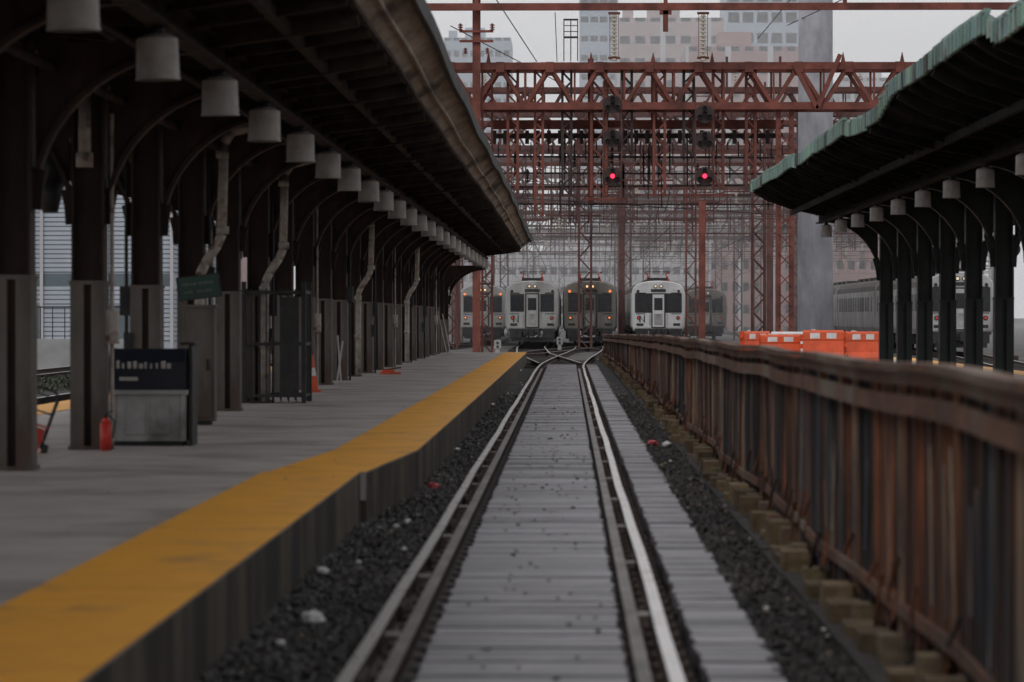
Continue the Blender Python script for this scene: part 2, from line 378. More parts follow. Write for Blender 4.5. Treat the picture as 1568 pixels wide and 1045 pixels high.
def lamp_mesh():
    l=MB(); n=20
    l.cyl((0,0,-.20),(0,0,.13),.18,.172,n=n,mi=0,cap=False); l.cyl((0,0,.13),(0,0,.17),.172,.10,n=n,mi=0,cap=False); l.cyl((0,0,.17),(0,0,.24),.07,.05,n=12,mi=1)
    l.cyl((0,0,-.195),(0,0,.12),.168,.16,n=n,mi=2,cap=False); l.cyl((0,0,-.02),(0,0,.0),.155,n=n,mi=2)
    l.cyl((0,0,-.205),(0,0,-.19),.187,.187,n=n,mi=0,cap=False)
    l.cyl((0,0,-.16),(0,0,-.02),.05,.03,n=10,mi=0)
    return l.mesh('platform_lamp',[M_lamp,M_dark,M_lampin],True)
lm=lamp_mesh()
for k in range(-7,23):
    y=26.8+4.69*k
    if y<133: o=inst('platform_lamp',lm,(-3.36+R.uniform(-.01,.01),y+R.uniform(-.1,.1),3.80)); o.rotation_euler=(R.uniform(-.03,.03),R.uniform(-.03,.03),R.uniform(0,6))
for k in range(-14,6):
    y=62.2+4.65*k
    if y<88: inst('platform_lamp',lm,(6.74,y,3.92),0,(.85,.85,.85))

def downpipe(X,Y,s=1):
    p=MB(); r=.065
    p.path([(X+.95*s,Y-.2,4.2),(X+.55*s,Y-.22,4.1),(X+.45*s,Y-.24,3.95),(X+.42*s,Y-.24,2.75),(X+.36*s,Y-.24,2.6),(X+.2*s,Y-.24,2.36),(X+.13*s,Y-.24,2.2),(X+.12*s,Y-.24,.3)],r,12)
    for z in(3.8,2.8): p.cyl((X+.43*s,Y-.24,z-.05),(X+.43*s,Y-.24,z+.05),r+.02,n=12)
    for z in(2.1,1.2): p.cyl((X+.12*s,Y-.24,z-.05),(X+.12*s,Y-.24,z+.05),r+.02,n=12)
    p.build('downpipe',[M_pipe],True)
for y in(43.35,52.65,76,99): downpipe(-5.0,y)
p=MB(); p.path([(-4.6,33.7,4.4),(-4.78,33.7,4.3),(-4.95,33.7,4.1),(-5.0,33.7,3.95),(-5.0,33.7,3.2)],.065,12); p.cyl((-5,33.7,3.2),(-5,33.7,3.35),.09,n=12); p.build('downpipe',[M_pipe],True)

# ---------------------------------------------------------------- platform furniture (left)
b=MB()
b.box(-.40,.40,-.3,.3,.05,.55,1); b.box(-.37,.37,-.27,.27,0,.05,2)
b.box(-.43,.43,-.33,.33,.55,.60,1)
prof=[(-.33,.60),(.33,.60),(.36,.9),(.28,1.04),(-.28,1.04),(-.36,.9)]
n=6; vs=[(-.41,a,z) for a,z in prof]+[(.41,a,z) for a,z in prof]
b.add(vs,[(i,(i+1)%n,(i+1)%n+n,i+n) for i in range(n)]+[tuple(range(n)),tuple(range(n,2*n))[::-1]],0)
k=-.33
while k<.25: b.box(k,k+R.uniform(.02,.05),-.372,-.35,.83,.83+R.uniform(.05,.09),3); k+=.06
b.box(-.30,-.1,-.362,-.345,.70,.74,3)
for x in(-.38,.38): b.box(x-.03,x+.03,-.32,-.30,.05,.55,1)
for x in(-.13,.13): b.box(x-.1,x+.1,-.312,-.3,.12,.48,1)
b.box(.43,.47,-.25,.25,.0,1.08,2); b.box(.34,.5,-.27,.27,1.08,1.11,2)
o=b.build('waste_bin',[M_binb,M_grey,M_dark,M_lamp],loc=(-4.5,35.2,.27)); bevel(o,.015)
c=MB(); c.box(-.2,.2,-.15,.15,.05,1.5,0); c.box(-.17,.17,-.165,-.15,.1,1.45,0); c.box(-.22,.22,-.17,.17,1.5,1.54,0); c.box(.1,.13,-.19,-.165,.7,.85,1); c.box(-.15,.15,-.12,.12,0,.05,1)
o=c.build('electrical_cabinet',[M_collo,M_dark],loc=(-4.72,41.8,.27)); bevel(o,.008)
c=MB()
for (ax,ay,bx,by) in((-.48,0,.48,0),(.48,0,.48,1.2),(-.48,1.2,.48,1.2),(-.48,0,-.48,1.2)):
    L=math.hypot(bx-ax,by-ay); n=int(L/.11)
    for z in(.12,.95,1.78): c.beam((ax,ay,z),(bx,by,z),.04,.05)
    for i in range(n+1):
        t=i/n; x=ax+(bx-ax)*t; y=ay+(by-ay)*t; c.beam((x,y,.02),(x,y,1.84),.02)
for x in(-.48,.48):
    for y in(0,1.2): c.beam((x,y,0),(x,y,1.95),.07)
c.box(.1,.4,-.03,.03,.1,1.7); c.box(-.05,-.01,-.05,-.02,.85,1.05)
c.build('steel_gate',[M_dark],loc=(-4.72,52.3,.27))
s=MB(); s.box(-.27,.27,-.02,.02,-.14,.14,0); s.box(-.29,.29,-.025,-.0,.14,.155,1); s.box(-.29,.29,-.025,0,-.155,-.14,1); s.box(-.29,-.27,-.025,0,-.14,.14,1); s.box(.27,.29,-.025,0,-.14,.14,1)
for i,(a,w,z) in enumerate(((-.22,.17,.05),(-.0,.19,.05),(-.2,.11,-.05),(-.04,.2,-.05))): 
    k=0
    while k<w: s.box(a+k,a+k+R.uniform(.008,.016),-.024,-.021,z-.018,z+R.choice([.018,.01,.018]),2); k+=.024
s.beam((-.2,.0,.1),(-.2,.3,.1),.03); s.beam((.2,0,.1),(.2,.3,.1),.03)
o=s.build('platform_sign',[M_sign,M_dark,M_lampin],loc=(-4.78,42.2,2.04),rz=.35); o.rotation_euler=(0,-.12,.35)
h=MB()
for x in(-.18,.18): h.cyl((x,0,.15),(x*.9,-.1,1.15),.022,n=8); h.cyl((x*1.25-.035,.06,.13),(x*1.25+.035,.06,.13),.13,n=16,mi=1); h.cyl((x*1.25-.04,.06,.13),(x*1.25+.04,.06,.13),.085,n=10,mi=2)
for z in(.3,.55,.8,1.1): h.beam((-.18,-.02-z*.08,z),(.18,-.02-z*.08,z),.03,mi=2 if z<.6 else 0)
h.box(-.15,.15,-.03,-.0,.1,.5,2)
h.box(-.22,.22,-.28,.0,.02,.04,2)
h.path([(-.16,-.1,1.15),(-.1,-.12,1.22),(.1,-.12,1.22),(.16,-.1,1.15)],.02)
o=h.build('hand_truck',[M_dark,M_blk,M_redp],loc=(-5.52,33.0,.29)); o.rotation_euler=(0,.35,.3); o.scale=(.85,.85,.55)
e=MB(); e.cyl((0,0,.02),(0,0,.42),.08,n=14); e.cyl((0,0,.42),(0,0,.5),.08,.03,n=14); e.cyl((0,0,.5),(0,0,.57),.025,n=8,mi=1); e.beam((0,0,.56),(.1,0,.6),.02,mi=1); e.path([(.04,0,.54),(.12,0,.45),(.1,0,.2)],.012,mi=1)
o=e.build('fire_extinguisher',[M_redp,M_dark],True,loc=(-4.74,33.4,.27)); o.scale=(.75,.75,.7)
def cone(x,y,z):
    c=MB(); c.box(-.18,.18,-.18,.18,0,.04,0); c.cyl((0,0,.04),(0,0,.3),.13,.09,n=16,cap=False); c.cyl((0,0,.3),(0,0,.45),.09,.065,n=16,mi=1,cap=False); c.cyl((0,0,.45),(0,0,.7),.065,.03,n=16)
    c.build('traffic_cone',[M_orange,M_wht],loc=(x,y,z))
cone(-4.72,60.0,.27)
t=MB(); t.box(-.25,.25,-.15,.15,0,.05,0); t.box(-.2,.1,-.1,.1,.05,.11,0); t.beam((-.2,0,.1),(.25,.1,.16),.03,mi=1)
t.build('orange_tool_tray',[M_orange,M_dark],loc=(-4.3,79,.27))
for px,Y,ht,ln in((515,66,.9,.12),(522,68,1.0,-.08),(685,118,1.6,-.35),(690,121,1.5,-.3)):
    q=MB(); q.beam((0,0,0),(ln,.1,ht),.035); q.beam((0,0,0),(-.0,0,.03),.07); q.build('leaning_plank',[M_lamp],loc=(W0(px,Y),Y,.27))
for i,y in enumerate(CY):
    if 25<y<125:
        k=MB(); s=1 if i%2 else -1
        k.cyl((s*.24,-.05,0),(s*.24,-.05,3.5),.022,n=6); k.box(s*.24-.07,s*.24+.07,-.12,.0,1.1+.3*(i%3),1.45+.3*(i%3)); 
        if i%3==1: k.box(s*.2-.05,s*.2+.05,-.22,-.17,.9,1.2)
        k.build('conduit',[M_pipe if i%3==0 else M_dark],loc=(-5,y,.27))
sp=MB(); sp.cyl((0,0,.3),(0,0,0),.03,.16,n=12); sp.cyl((0,0,0),(0,0,-.35),.16,.08,n=12); sp.beam((0,0,.3),(0,0,.8),.03); sp.build('hanging_speaker',[M_dark],True,loc=(-5.45,34.3,3.1))

def blob(mb,x,y,z,s,mi,fl=.5):
    n=7; rings=[]
    for k in range(4):
        a=k/3*math.pi; rings.append([(x+s*math.sin(a)*math.cos(6.283*i/n)*R.uniform(.6,1.2),y+s*math.sin(a)*math.sin(6.283*i/n)*R.uniform(.6,1.2),z+s*fl*(1-math.cos(a))*R.uniform(.8,1.1)) for i in range(n)])
    vs=sum(rings,[]); fs=[(r*n+i,r*n+(i+1)%n,(r+1)*n+(i+1)%n,(r+1)*n+i) for r in range(3) for i in range(n)]
    mb.add(vs,fs,mi)
li=MB()
for px,py,s,mi in((478,952,.09,0),(495,876,.055,0),(623,800,.05,0),(663,748,.09,1),(607,805,.035,0),(755,622,.08,0),(797,568,.07,0),(640,790,.035,0),(1000,680,.09,1),(1020,683,.09,0),(985,683,.06,0),(430,985,.035,0),(700,690,.06,0),(1020,760,.03,2)):
    Y=5000*1.8/(py-486); blob(li,W0(px,Y),Y,-.17,s,mi)
blob(li,.16,5000*1.67/(607-486),-.02,.06,0)
for i in range(150):
    y=R.uniform(14,90); blob(li,R.choice([R.uniform(-1.75,-1.15),R.uniform(1.05,1.6)]),y,-.165,R.uniform(.012,.032),R.choice([0,2,2]))
for i in range(40): blob(li,R.uniform(-.65,.2),R.uniform(14,60),-.018,R.uniform(.012,.028),3,.4)
for i in range(50):
    blob(li,R.uniform(-4.8,-1.9),R.uniform(16,100),.278,R.uniform(.008,.02),R.choice([0,3,2]),.2)
li.build('litter',[M_wht,mat('litter_pink',(.6,.1,.12),rough=.5,bump=0),mat('litter_tan',(.3,.24,.17),rough=.7,bump=0),M_blk])

# ---------------------------------------------------------------- fence
f=MB()
def fx(y): return 1.76+.03*math.sin(y*.5)+.015*math.sin(y*1.3+1)-(.0 if y<100 else (y-100)*.006)
def ft(y): return 1.43-.0022*y+.010*math.sin(y*.9) - (0 if y<60 else (y-60)*.0028)
y=6.0
while y<142:
    x=fx(y); f.box(x+.04,x+.12,y,y+.08,-.3,ft(y)-.06,1)
    f.box(x-.12,x+.12,y-.12,y+.12,-.25,-.02+R.uniform(-.03,.05),2,tuple(.8+.3*R.random() for _ in range(3)))
    y+=1.62
y=6.0
while y<141:
    yb=y+.81; xa,xb=fx(y),fx(yb)
    f.beam((xa-.02,y,ft(y)),(xb-.02,yb,ft(yb)),.13,.04,1)
    f.beam((xa-.035,y,ft(y)-.06),(xb-.035,yb,ft(yb)-.06),.03,.07,1)
    f.beam((xa-.03,y,ft(y)-.20),(xb-.03,yb,ft(yb)-.20),.05,.10,1)
    f.beam((xa-.01,y,.12),(xb-.01,yb,.12),.05,.07,1)
    bb=R.uniform(.4,1.1); ww=R.uniform(.04,.12)
    if R.random()<.75: f.box(xa-.17-ww*.5,xa-.02,y+R.uniform(.1,.4),y+R.uniform(.5,.7),-.25,R.uniform(-.12,.05),2,(bb,bb*.95,bb*.85))
    y=yb
f2=MB(); y=6.0; run=0
while y<141:
    w=R.uniform(.05,.15); x=fx(y)+(.014 if run%2 else -.006); run+=1; lean=R.uniform(-.012,.012)
    r=R.random()
    if r<.11: t=(.95,2.3,4.6)
    elif r<.22: t=(.95,1.6,2.6)
    elif r<.5: t=(.35,.34,.4)
    else: b_=R.uniform(.5,1.3); t=(b_,b_*R.uniform(.75,1.1),b_*.9)
    zt=ft(y)-.10; zb=.02+R.uniform(-.10,.05)
    if R.random()<.05: zb+=R.uniform(.1,.3)
    e=R.uniform(-.012,.012); w2=w+.006
    f2.add([(x-.01,y,zb),(x-.01,y+w2,zb),(x-.01+e,y+w2+lean,zt),(x-.01+e,y+lean,zt),(x+.01,y,zb),(x+.01,y+w2,zb),(x+.01,y+w2+lean,zt),(x+.01,y+lean,zt)],
        [(0,1,2,3),(7,6,5,4),(0,4,5,1),(1,5,6,2),(2,6,7,3),(3,7,4,0)],0,t)
    if R.random()<.22:
        zz=R.uniform(.1,.4); f2.beam((x-.02,y,zz),(x-R.uniform(.04,.08),y+R.uniform(-.1,.1),zz-R.uniform(.1,.3)),.018,mi=0,t=(.5,.4,.4))
    if R.random()<.13:
        za=R.uniform(.15,.35); zc=R.uniform(.8,1.15); dl=R.uniform(-.3,.3)
        f2.add([(x-.035,y,za),(x-.035,y+.07,za),(x-.035,y+.07+dl,zc),(x-.035,y+dl,zc)],[(0,1,2,3)],0,(1.5,3.2,6.0))
    y+=w
y=6
while y<140:
    f2.box(fx(y)+.045,fx(y)+.05,y,y+.8,-.15,ft(y)-.12,0,(.25,.22,.22)); y+=.8
o1=f.build('trackside_fence',[M_fen,M_frail,M_fblk])
o2=f2.build('slats',[M_fen]); o2.parent=o1
k=MB(); y=6
while y<140: k.box(1.5,1.62,y,y+2.4,-.22,-.14+R.uniform(-.02,.02),0); y+=2.42
k.build('timber_kerb',[M_tie])

# ---------------------------------------------------------------- barriers
def barrier(x,y,rz,c):
    m=MB(); prof=[(-.28,0),(.28,0),(.28,.14),(.14,.3),(.10,.62),(.12,.66),(.12,.86),(.07,.92),(-.07,.92),(-.12,.86),(-.12,.66),(-.10,.62),(-.14,.3),(-.28,.14)]
    n=len(prof)
    vs=[(-.62,a,z) for a,z in prof]+[(.62,a,z) for a,z in prof]
    m.add(vs,[(i,(i+1)%n,(i+1)%n+n,i+n) for i in range(n)]+[tuple(range(n)),tuple(range(n,2*n))[::-1]],c)
    m.box(-.4,-.1,-.125,-.121,.68,.84,1-c); m.box(.1,.4,-.125,-.121,.68,.84,1-c)
    for s in(-1,1):
        for z in(.2,.45,.7): m.cyl((s*.66,0,z),(s*.66,0,z+.08),.06,n=8,mi=c)
    m.cyl((-.3,0,.92),(-.3,0,.95),.06,n=10,mi=1-c)
    o=m.build('construction_barrier',[M_orange,M_wht],loc=(x,y,.27),rz=rz); bevel(o,.02); o.scale=(1,1,R.uniform(.92,1.08))
for x,yy,rz,c in((6.5,100.4,.12,0),(7.78,99.7,-.1,0),(9.0,100.5,.5,0),(7.0,102.6,-.3,1),(8.4,102.4,.2,0),(9.3,103.6,-.9,0),(5.95,104.2,.8,0)): barrier(x,yy,rz,c)

# ---------------------------------------------------------------- trains
def train(x,y,body,head,logo=False,markers='red',cars=2,rz=0,name='commuter_train'):
    m=MB()
    P=[(-1.42,.85),(-1.54,1.1),(-1.56,2.0),(-1.55,3.05),(-1.48,3.32),(-1.28,3.54),(-.95,3.67),(-.5,3.74),(0,3.76),(.5,3.74),(.95,3.67),(1.28,3.54),(1.48,3.32),(1.55,3.05),(1.56,2.0),(1.54,1.1),(1.42,.85)]
    n=len(P)
    for c in range(cars):
        y0=c*25.9; y1=y0+25.2
        rings=[(y0,.955),(y0+.08,.985),(y0+.22,1),(y1-.3,1),(y1,.95)]
        vs=[]
        for yy,sc in rings: vs+=[(a*sc,yy,2.2+(z-2.2)*sc) for a,z in P]
        m.add(vs,[(r*n+i,r*n+(i+1)%n,(r+1)*n+(i+1)%n,(r+1)*n+i) for r in range(4) for i in range(n) if not(r>0 and 3<=i<=12)]+[tuple(range(n)),tuple(range(4*n,5*n))[::-1]],0)
        m.add(vs,[(r*n+i,r*n+(i+1)%n,(r+1)*n+(i+1)%n,(r+1)*n+i) for r in range(1,4) for i in range(3,13)],8)
        for s in(-1,1):
            m.box(s*1.55-.012,s*1.55+.02,y0+2.4,y1-2.4,1.95,2.75,1)
            yy=y0+2.4
            while yy<y1-2.4: m.box(s*1.56-.018,s*1.56+.018,yy-.09,yy+.09,1.93,2.77,0); yy+=1.55
            for yd in(y0+1.0,y1-1.9): m.box(s*1.55-.02,s*1.55+.02,yd,yd+.85,1.1,3.0,3); m.box(s*1.55-.028,s*1.55+.028,yd+.15,yd+.7,1.95,2.75,1)
            for z in(1.2,1.4,1.6,1.75): m.box(s*1.55-.018,s*1.55+.018,y0+2,y1-2,z,z+.05,0)
            m.box(s*1.1-.3,s*1.1+.3,y0+8,y0+16,.35,.85,2)
            for bz in(y0+3.5,y1-3.5):
                for d in(-1.25,1.25):
                    m.cyl((s*.72,bz+d,.45),(s*.82,bz+d,.45),.45,n=16,mi=2)
                m.box(s*1.0-.08,s*1.0+.08,bz-1.7,bz+1.7,.35,.65,2)
        for k in range(6): m.box(-.5,.5,y0+3+k*3.4,y0+4.8+k*3.4,3.7,3.92,2)
    F=-.0
    m.box(-1.36,1.36,F-.03,F+.02,1.05,3.3,0)
    m.box(-1.22,-.50,F-.05,F-.02,2.02,2.92,1); m.box(.50,1.22,F-.05,F-.02,2.02,2.92,1)
    for s in(-1,1):
        a,b_=(.47,1.25)
        for (u0,u1,v0,v1) in((a,b_,1.97,2.015),(a,b_,2.925,2.98),(a,a+.028,2.015,2.925),(b_-.028,b_,2.015,2.925)):
            m.box(min(s*u0,s*u1),max(s*u0,s*u1),F-.06,F-.028,v0,v1,4)
        m.beam((s*.6,F-.07,2.0),(s*.95,F-.07,2.5),.02,mi=4)
        m.cyl((s*1.16,F-.03,3.14),(s*1.16,F-.07,3.14),.08,n=12,mi=6 if markers=='orange' else 4)
        m.cyl((s*1.12,F-.03,1.62),(s*1.12,F-.08,1.62),.11,n=12,mi=4); m.cyl((s*1.12,F-.08,1.62),(s*1.12,F-.1,1.62),.06,n=12,mi=6 if markers=='orange' else 7)
        m.beam((s*.50,F-.12,1.2),(s*.50,F-.12,1.85),.03,mi=3)
        m.beam((s*.2,F-.5,.75),(s*.5,F-.1,1.0),.04,mi=2)
        m.path([(s*.45,F-.05,.95),(s*.42,F-.35,.6),(s*.3,F-.45,.5)],.03,mi=2)
        m.box(s*1.05-.2,s*1.05+.2,F-.04,F-.03,1.15,1.3,4)
        m.beam((s*.75,F-.045,1.85),(s*1.28,F-.045,1.85),.03,.03,mi=4)
        m.box(s*1.0-.28,s*1.0+.28,F-.045,F-.03,3.0,3.06,4)
    m.box(-.40,.40,F-.10,F-.03,1.05,3.02,4); m.box(-.33,.33,F-.115,F-.1,1.1,2.95,0); m.box(-.24,.24,F-.13,F-.115,2.05,2.75,1)
    m.box(-.24,.24,F-.125,F-.115,1.2,1.85,3)
    m.box(-.42,.42,F-.06,F-.03,3.1,3.26,4)
    if head:
        m.box(-1.34,1.34,F-.04,F-.032,1.9,3.02,4)
    for s in(-1,1): m.cyl((s*.16,F+.05,3.42),(s*.16,F-.06,3.42),.11,n=14,mi=4); m.cyl((s*.16,F-.06,3.42),(s*.16,F-.08,3.42),.07,n=14,mi=5)
    m.box(-1.35,1.35,F-.12,F+.3,.85,1.0,2); m.box(-.5,.5,F-.45,F+.2,.62,.84,2); m.box(-.16,.16,F-.75,F-.2,.6,.88,2); m.cyl((0,F-.9,.55),(0,F-.9,.95),.14,n=10,mi=2)
    m.box(-1.2,1.2,F-.05,F+.05,.25,.5,2); m.box(-1.3,-.6,F-.1,F+.3,.45,.85,2); m.box(.6,1.3,F-.1,F+.3,.45,.85,2)
    m.box(-.6,.6,1.5,3.5,3.78,3.92,2)
    for s in(-1,1):
        m.beam((s*.6,2.0,3.92),(s*.5,3.4,4.15),.05,mi=9); m.beam((s*.5,3.4,4.15),(s*.7,1.8,4.25),.05,mi=9); m.cyl((s*.55,1.7,3.74),(s*.55,1.7,4.0),.07,n=8,mi=9)
    m.beam((-.7,1.8,4.27),(.7,1.8,4.27),.04,mi=2)
    m.cyl((.6,.5,3.66),(.6,.5,3.84),.06,n=8,mi=9)
    m.cyl((-.35,.2,3.72),(-.35,.9,3.72),.06,n=8,mi=2); m.cyl((.35,.2,3.72),(.35,.9,3.72),.06,n=8,mi=2)
    if logo:
        for (a,c_,b_,d) in((-1.05,1.35,-1.05,1.75),(-1.05,1.75,-.8,1.35),(-.8,1.35,-.8,1.75)):
            m.beam((a,F-.04,c_),(b_,F-.04,d),.06,.02,mi=4)
    return m.build(name,[body,M_glass,M_dark,M_grey,M_blk,M_headon if markers=='orange' else M_head,M_org,M_tail,M_troof,M_redp],loc=(x,y,0),rz=rz)
train(-2.06,187,M_silv,False,True)
train(1.25,188,M_brown,False,False,'orange')
train(5.16,187,M_white,True,True)
train(-5.55,212,M_silv,False,False,'orange',rz=.02)
train(10.1,240,M_brown,False,False,rz=.01)
train(18,150,M_silv,True,cars=3)
train(W0(1335,330),330,M_silv,False,rz=-.03)

# ---------------------------------------------------------------- gantries
def truss(mb,x0,x1,y,zb,zt,bay,w,dep,mi=0,style=0):
    n=max(1,round((x1-x0)/bay)); xs=[x0+(x1-x0)*i/n for i in range(n+1)]
    for yy in(y,y+dep):
        mb.beam((x0,yy,zt),(x1,yy,zt),w*1.5,w*1.6,mi); mb.beam((x0,yy,zb),(x1,yy,zb),w*1.5,w*1.6,mi)
        for i in range(n):
            a,b=xs[i],xs[i+1]; e=.01*(i%2)
            if style==0:
                mid=(a+b)/2
                mb.beam((a,yy+e,zt),(mid,yy+e,zb),w*.8,w*.8,mi); mb.beam((mid,yy-e,zb),(b,yy-e,zt),w*.8,w*.8,mi)
                mb.beam((mid,yy,zb),(mid,yy,zt),w*.45,w*.45,mi)
            else:
                mb.beam((a,yy+.02,zt),(b,yy+.02,zb),w*.6,w*.6,mi); mb.beam((a,yy-.02,zb),(b,yy-.02,zt),w*.6,w*.6,mi)
                mb.beam((a,yy,zb),(a,yy,zt),w*.9,w*.9,mi)
            mb.box(a-w*.9,a+w*.9,yy-w,yy+w,zt-w*1.4,zt+w*.9,mi)
    for i,a in enumerate(xs):
        mb.beam((a,y,zt),(a,y+dep,zt),w*.6,w*.6,mi); mb.beam((a,y,zb),(a,y+dep,zb),w*.6,w*.6,mi)
        if i<n: mb.beam((a,y,zt),(xs[i+1],y+dep,zt),w*.4,w*.4,mi); mb.beam((a,y+dep,zb),(xs[i+1],y,zb),w*.4,w*.4,mi)
def lat(mb,x,y,z0,z1,wd,w,mi=0,dep=None):
    dep=dep or wd
    for sx in(-1,1):
        for sy in(0,1): mb.beam((x+sx*wd/2,y+sy*dep,z0),(x+sx*wd/2,y+sy*dep,z1),w,w,mi)
    n=max(1,round((z1-z0)/(wd*1.1))); h=(z1-z0)/n
    for i in range(n):
        s=1 if i%2 else -1
        for sy in(0,1): mb.beam((x-s*wd/2,y+sy*dep,z0+i*h),(x+s*wd/2,y+sy*dep,z0+(i+1)*h),w*.6,w*.6,mi)
        mb.beam((x+wd/2,y,z0+i*h),(x+wd/2,y+dep,z0+(i+1)*h),w*.6,w*.6,mi)
def insul(mb,x,y,z,L,mi,r=.16,n=7):
    mb.cyl((x,y,z),(x,y,z-L),.04,n=6,mi=mi)
    for i in range(n):
        zz=z-L*(i+.5)/n; mb.cyl((x,y,zz+.02),(x,y,zz-L/n*.45),r*.55,r,n=10,mi=mi)
def peg(mb,x,y,z,mi): mb.cyl((x,y,z),(x,y,z+.55),.13,.02,n=6,mi=mi)

G=MB(); Y=165
def X(px,Y=165): return (px-870)/5000*Y
def Z(py,Y=165): return 1.65-(py-486)/5000*Y
truss(G,X(690),X(1222),Y,Z(163),Z(102),2.5,.23,2.0)
truss(G,X(1222),X(1760),Y,Z(163),Z(102),2.5,.23,2.0)
for px in(748,905,1000,1090,1290,1380): peg(G,X(px),Y,Z(98),0)
for px in(1250,):
    G.beam((X(px-35),Y-.2,Z(100)),(X(px),Y-.2,Z(168)),.22,.22); G.beam((X(px+35),Y-.2,Z(85)),(X(px),Y-.2,Z(168)),.22,.22)
G.box(X(730)-.2,X(730)+.2,Y-.5,Y-.1,-.3,Z(-60),0)
lat(G,X(745),Y+1.2,-.2,Z(100),.5,.1)
for px in(1192,1212): G.box(X(px)-.12,X(px)+.12,Y+.2,Y+.6,-.3,Z(165),0)
for z in range(0,12): G.beam((X(1192),Y+.18,z+.2),(X(1212),Y+.18,z+.9),.08,.05); G.beam((X(1212),Y+.17,z+.2),(X(1192),Y+.17,z+.9),.08,.05)
G.box(X(1600)-.25,X(1600)+.25,Y,Y+.5,-.3,Z(100),0)
for py,w in((65,.85),(50,.85)):
    G.beam((X(730)-w,Y-.6,Z(py)),(X(730)+w,Y-.6,Z(py)),.1,.12)
for s in(-1,1):
    insul(G,X(730)+s*.8,Y-.6,Z(50)+.4,.35,0,.14,3); insul(G,X(730)+s*.55,Y-.6,Z(75),.3,0,.12,3)
G.beam((X(600),Y-1,Z(14)),(X(1800),Y-1,Z(14)),.22,.36); G.beam((X(600),Y-1,Z(-8)),(X(1800),Y-1,Z(-8)),.14,.14)
for px in(730,1018,1290,1560): G.beam((X(px),Y-1,Z(14)),(X(px),Y-1,Z(-30)),.2,.2)
G.box(X(1018)-.13,X(1018)+.13,Y-1.1,Y-.9,Z(52),Z(18),0); G.box(X(1018)-.3,X(1018)+.3,Y-1.1,Y-.9,Z(26),Z(20),0)
for px in(940,1075):
    insul(G,X(px),Y-1,Z(24),(96-24)/5000*165,2,.17,12)
    for s in(-1,1): G.beam((X(px)+s*.22,Y-1,Z(24)),(X(px)+s*.22,Y-1,Z(92)),.03,.03)
    G.beam((X(px)-.3,Y-1,Z(24)),(X(px)+.3,Y-1,Z(24)),.1,.12); G.beam((X(px)-.3,Y-1,Z(92)),(X(px)+.3,Y-1,Z(92)),.1,.12)
G.beam((X(750),Y+3,Z(186)),(X(1205),Y+3,Z(186)),.3,.46,0); G.beam((X(750),Y+3.5,Z(203)),(X(1205),Y+3.5,Z(203)),.2,.24,1)
px=755
while px<1205:
    G.beam((X(px),Y+3,Z(195)),(X(px),Y+3,Z(216)),.2,.2,1); G.beam((X(px)+.2,Y+3,Z(213)),(X(px)+.2,Y+3,Z(R.uniform(225,250))),.06,.06,1); px+=17
for px,yb,w in((917,300,.75),(1010,300,.55),(1100,290,.5),(868,300,.45),(1150,285,.45),(785,290,.5),(960,235,.5),(1055,240,.5),(825,330,.4)):
    lat(G,X(px),Y+.4,Z(yb),Z(95),w,.13,0 if px not in(868,960,1055) else 1)
for px,a,b in((905,85,310),(928,120,300),(1003,90,180)):
    G.box(X(px)-.15,X(px)+.15,Y+2.2,Y+2.4,Z(b),Z(a),0)
for py in(236,262,284,310): G.beam((X(750),Y+2.6,Z(py)),(X(1190),Y+2.6,Z(py+R.uniform(-4,4))),.07,.10,1)
G.beam((X(895),Y,Z(305)),(X(960),Y,Z(305)),.12,.12); G.beam((X(1045),Y,Z(300)),(X(1110),Y,Z(300)),.12,.12)
for i in range(34):
    px=R.uniform(755,1190); a=R.uniform(165,250); G.beam((X(px),Y+2.6,Z(a)),(X(px),Y+2.6,Z(a+R.uniform(30,90))),.07,.07,1)
for i in range(14):
    px=R.uniform(765,1180); insul(G,X(px),Y+2.9,Z(R.uniform(215,270)),.7,2 if i%2 else 1,.12,4)
G.build('catenary_gantry',[M_gan[0],M_gand,M_ins])

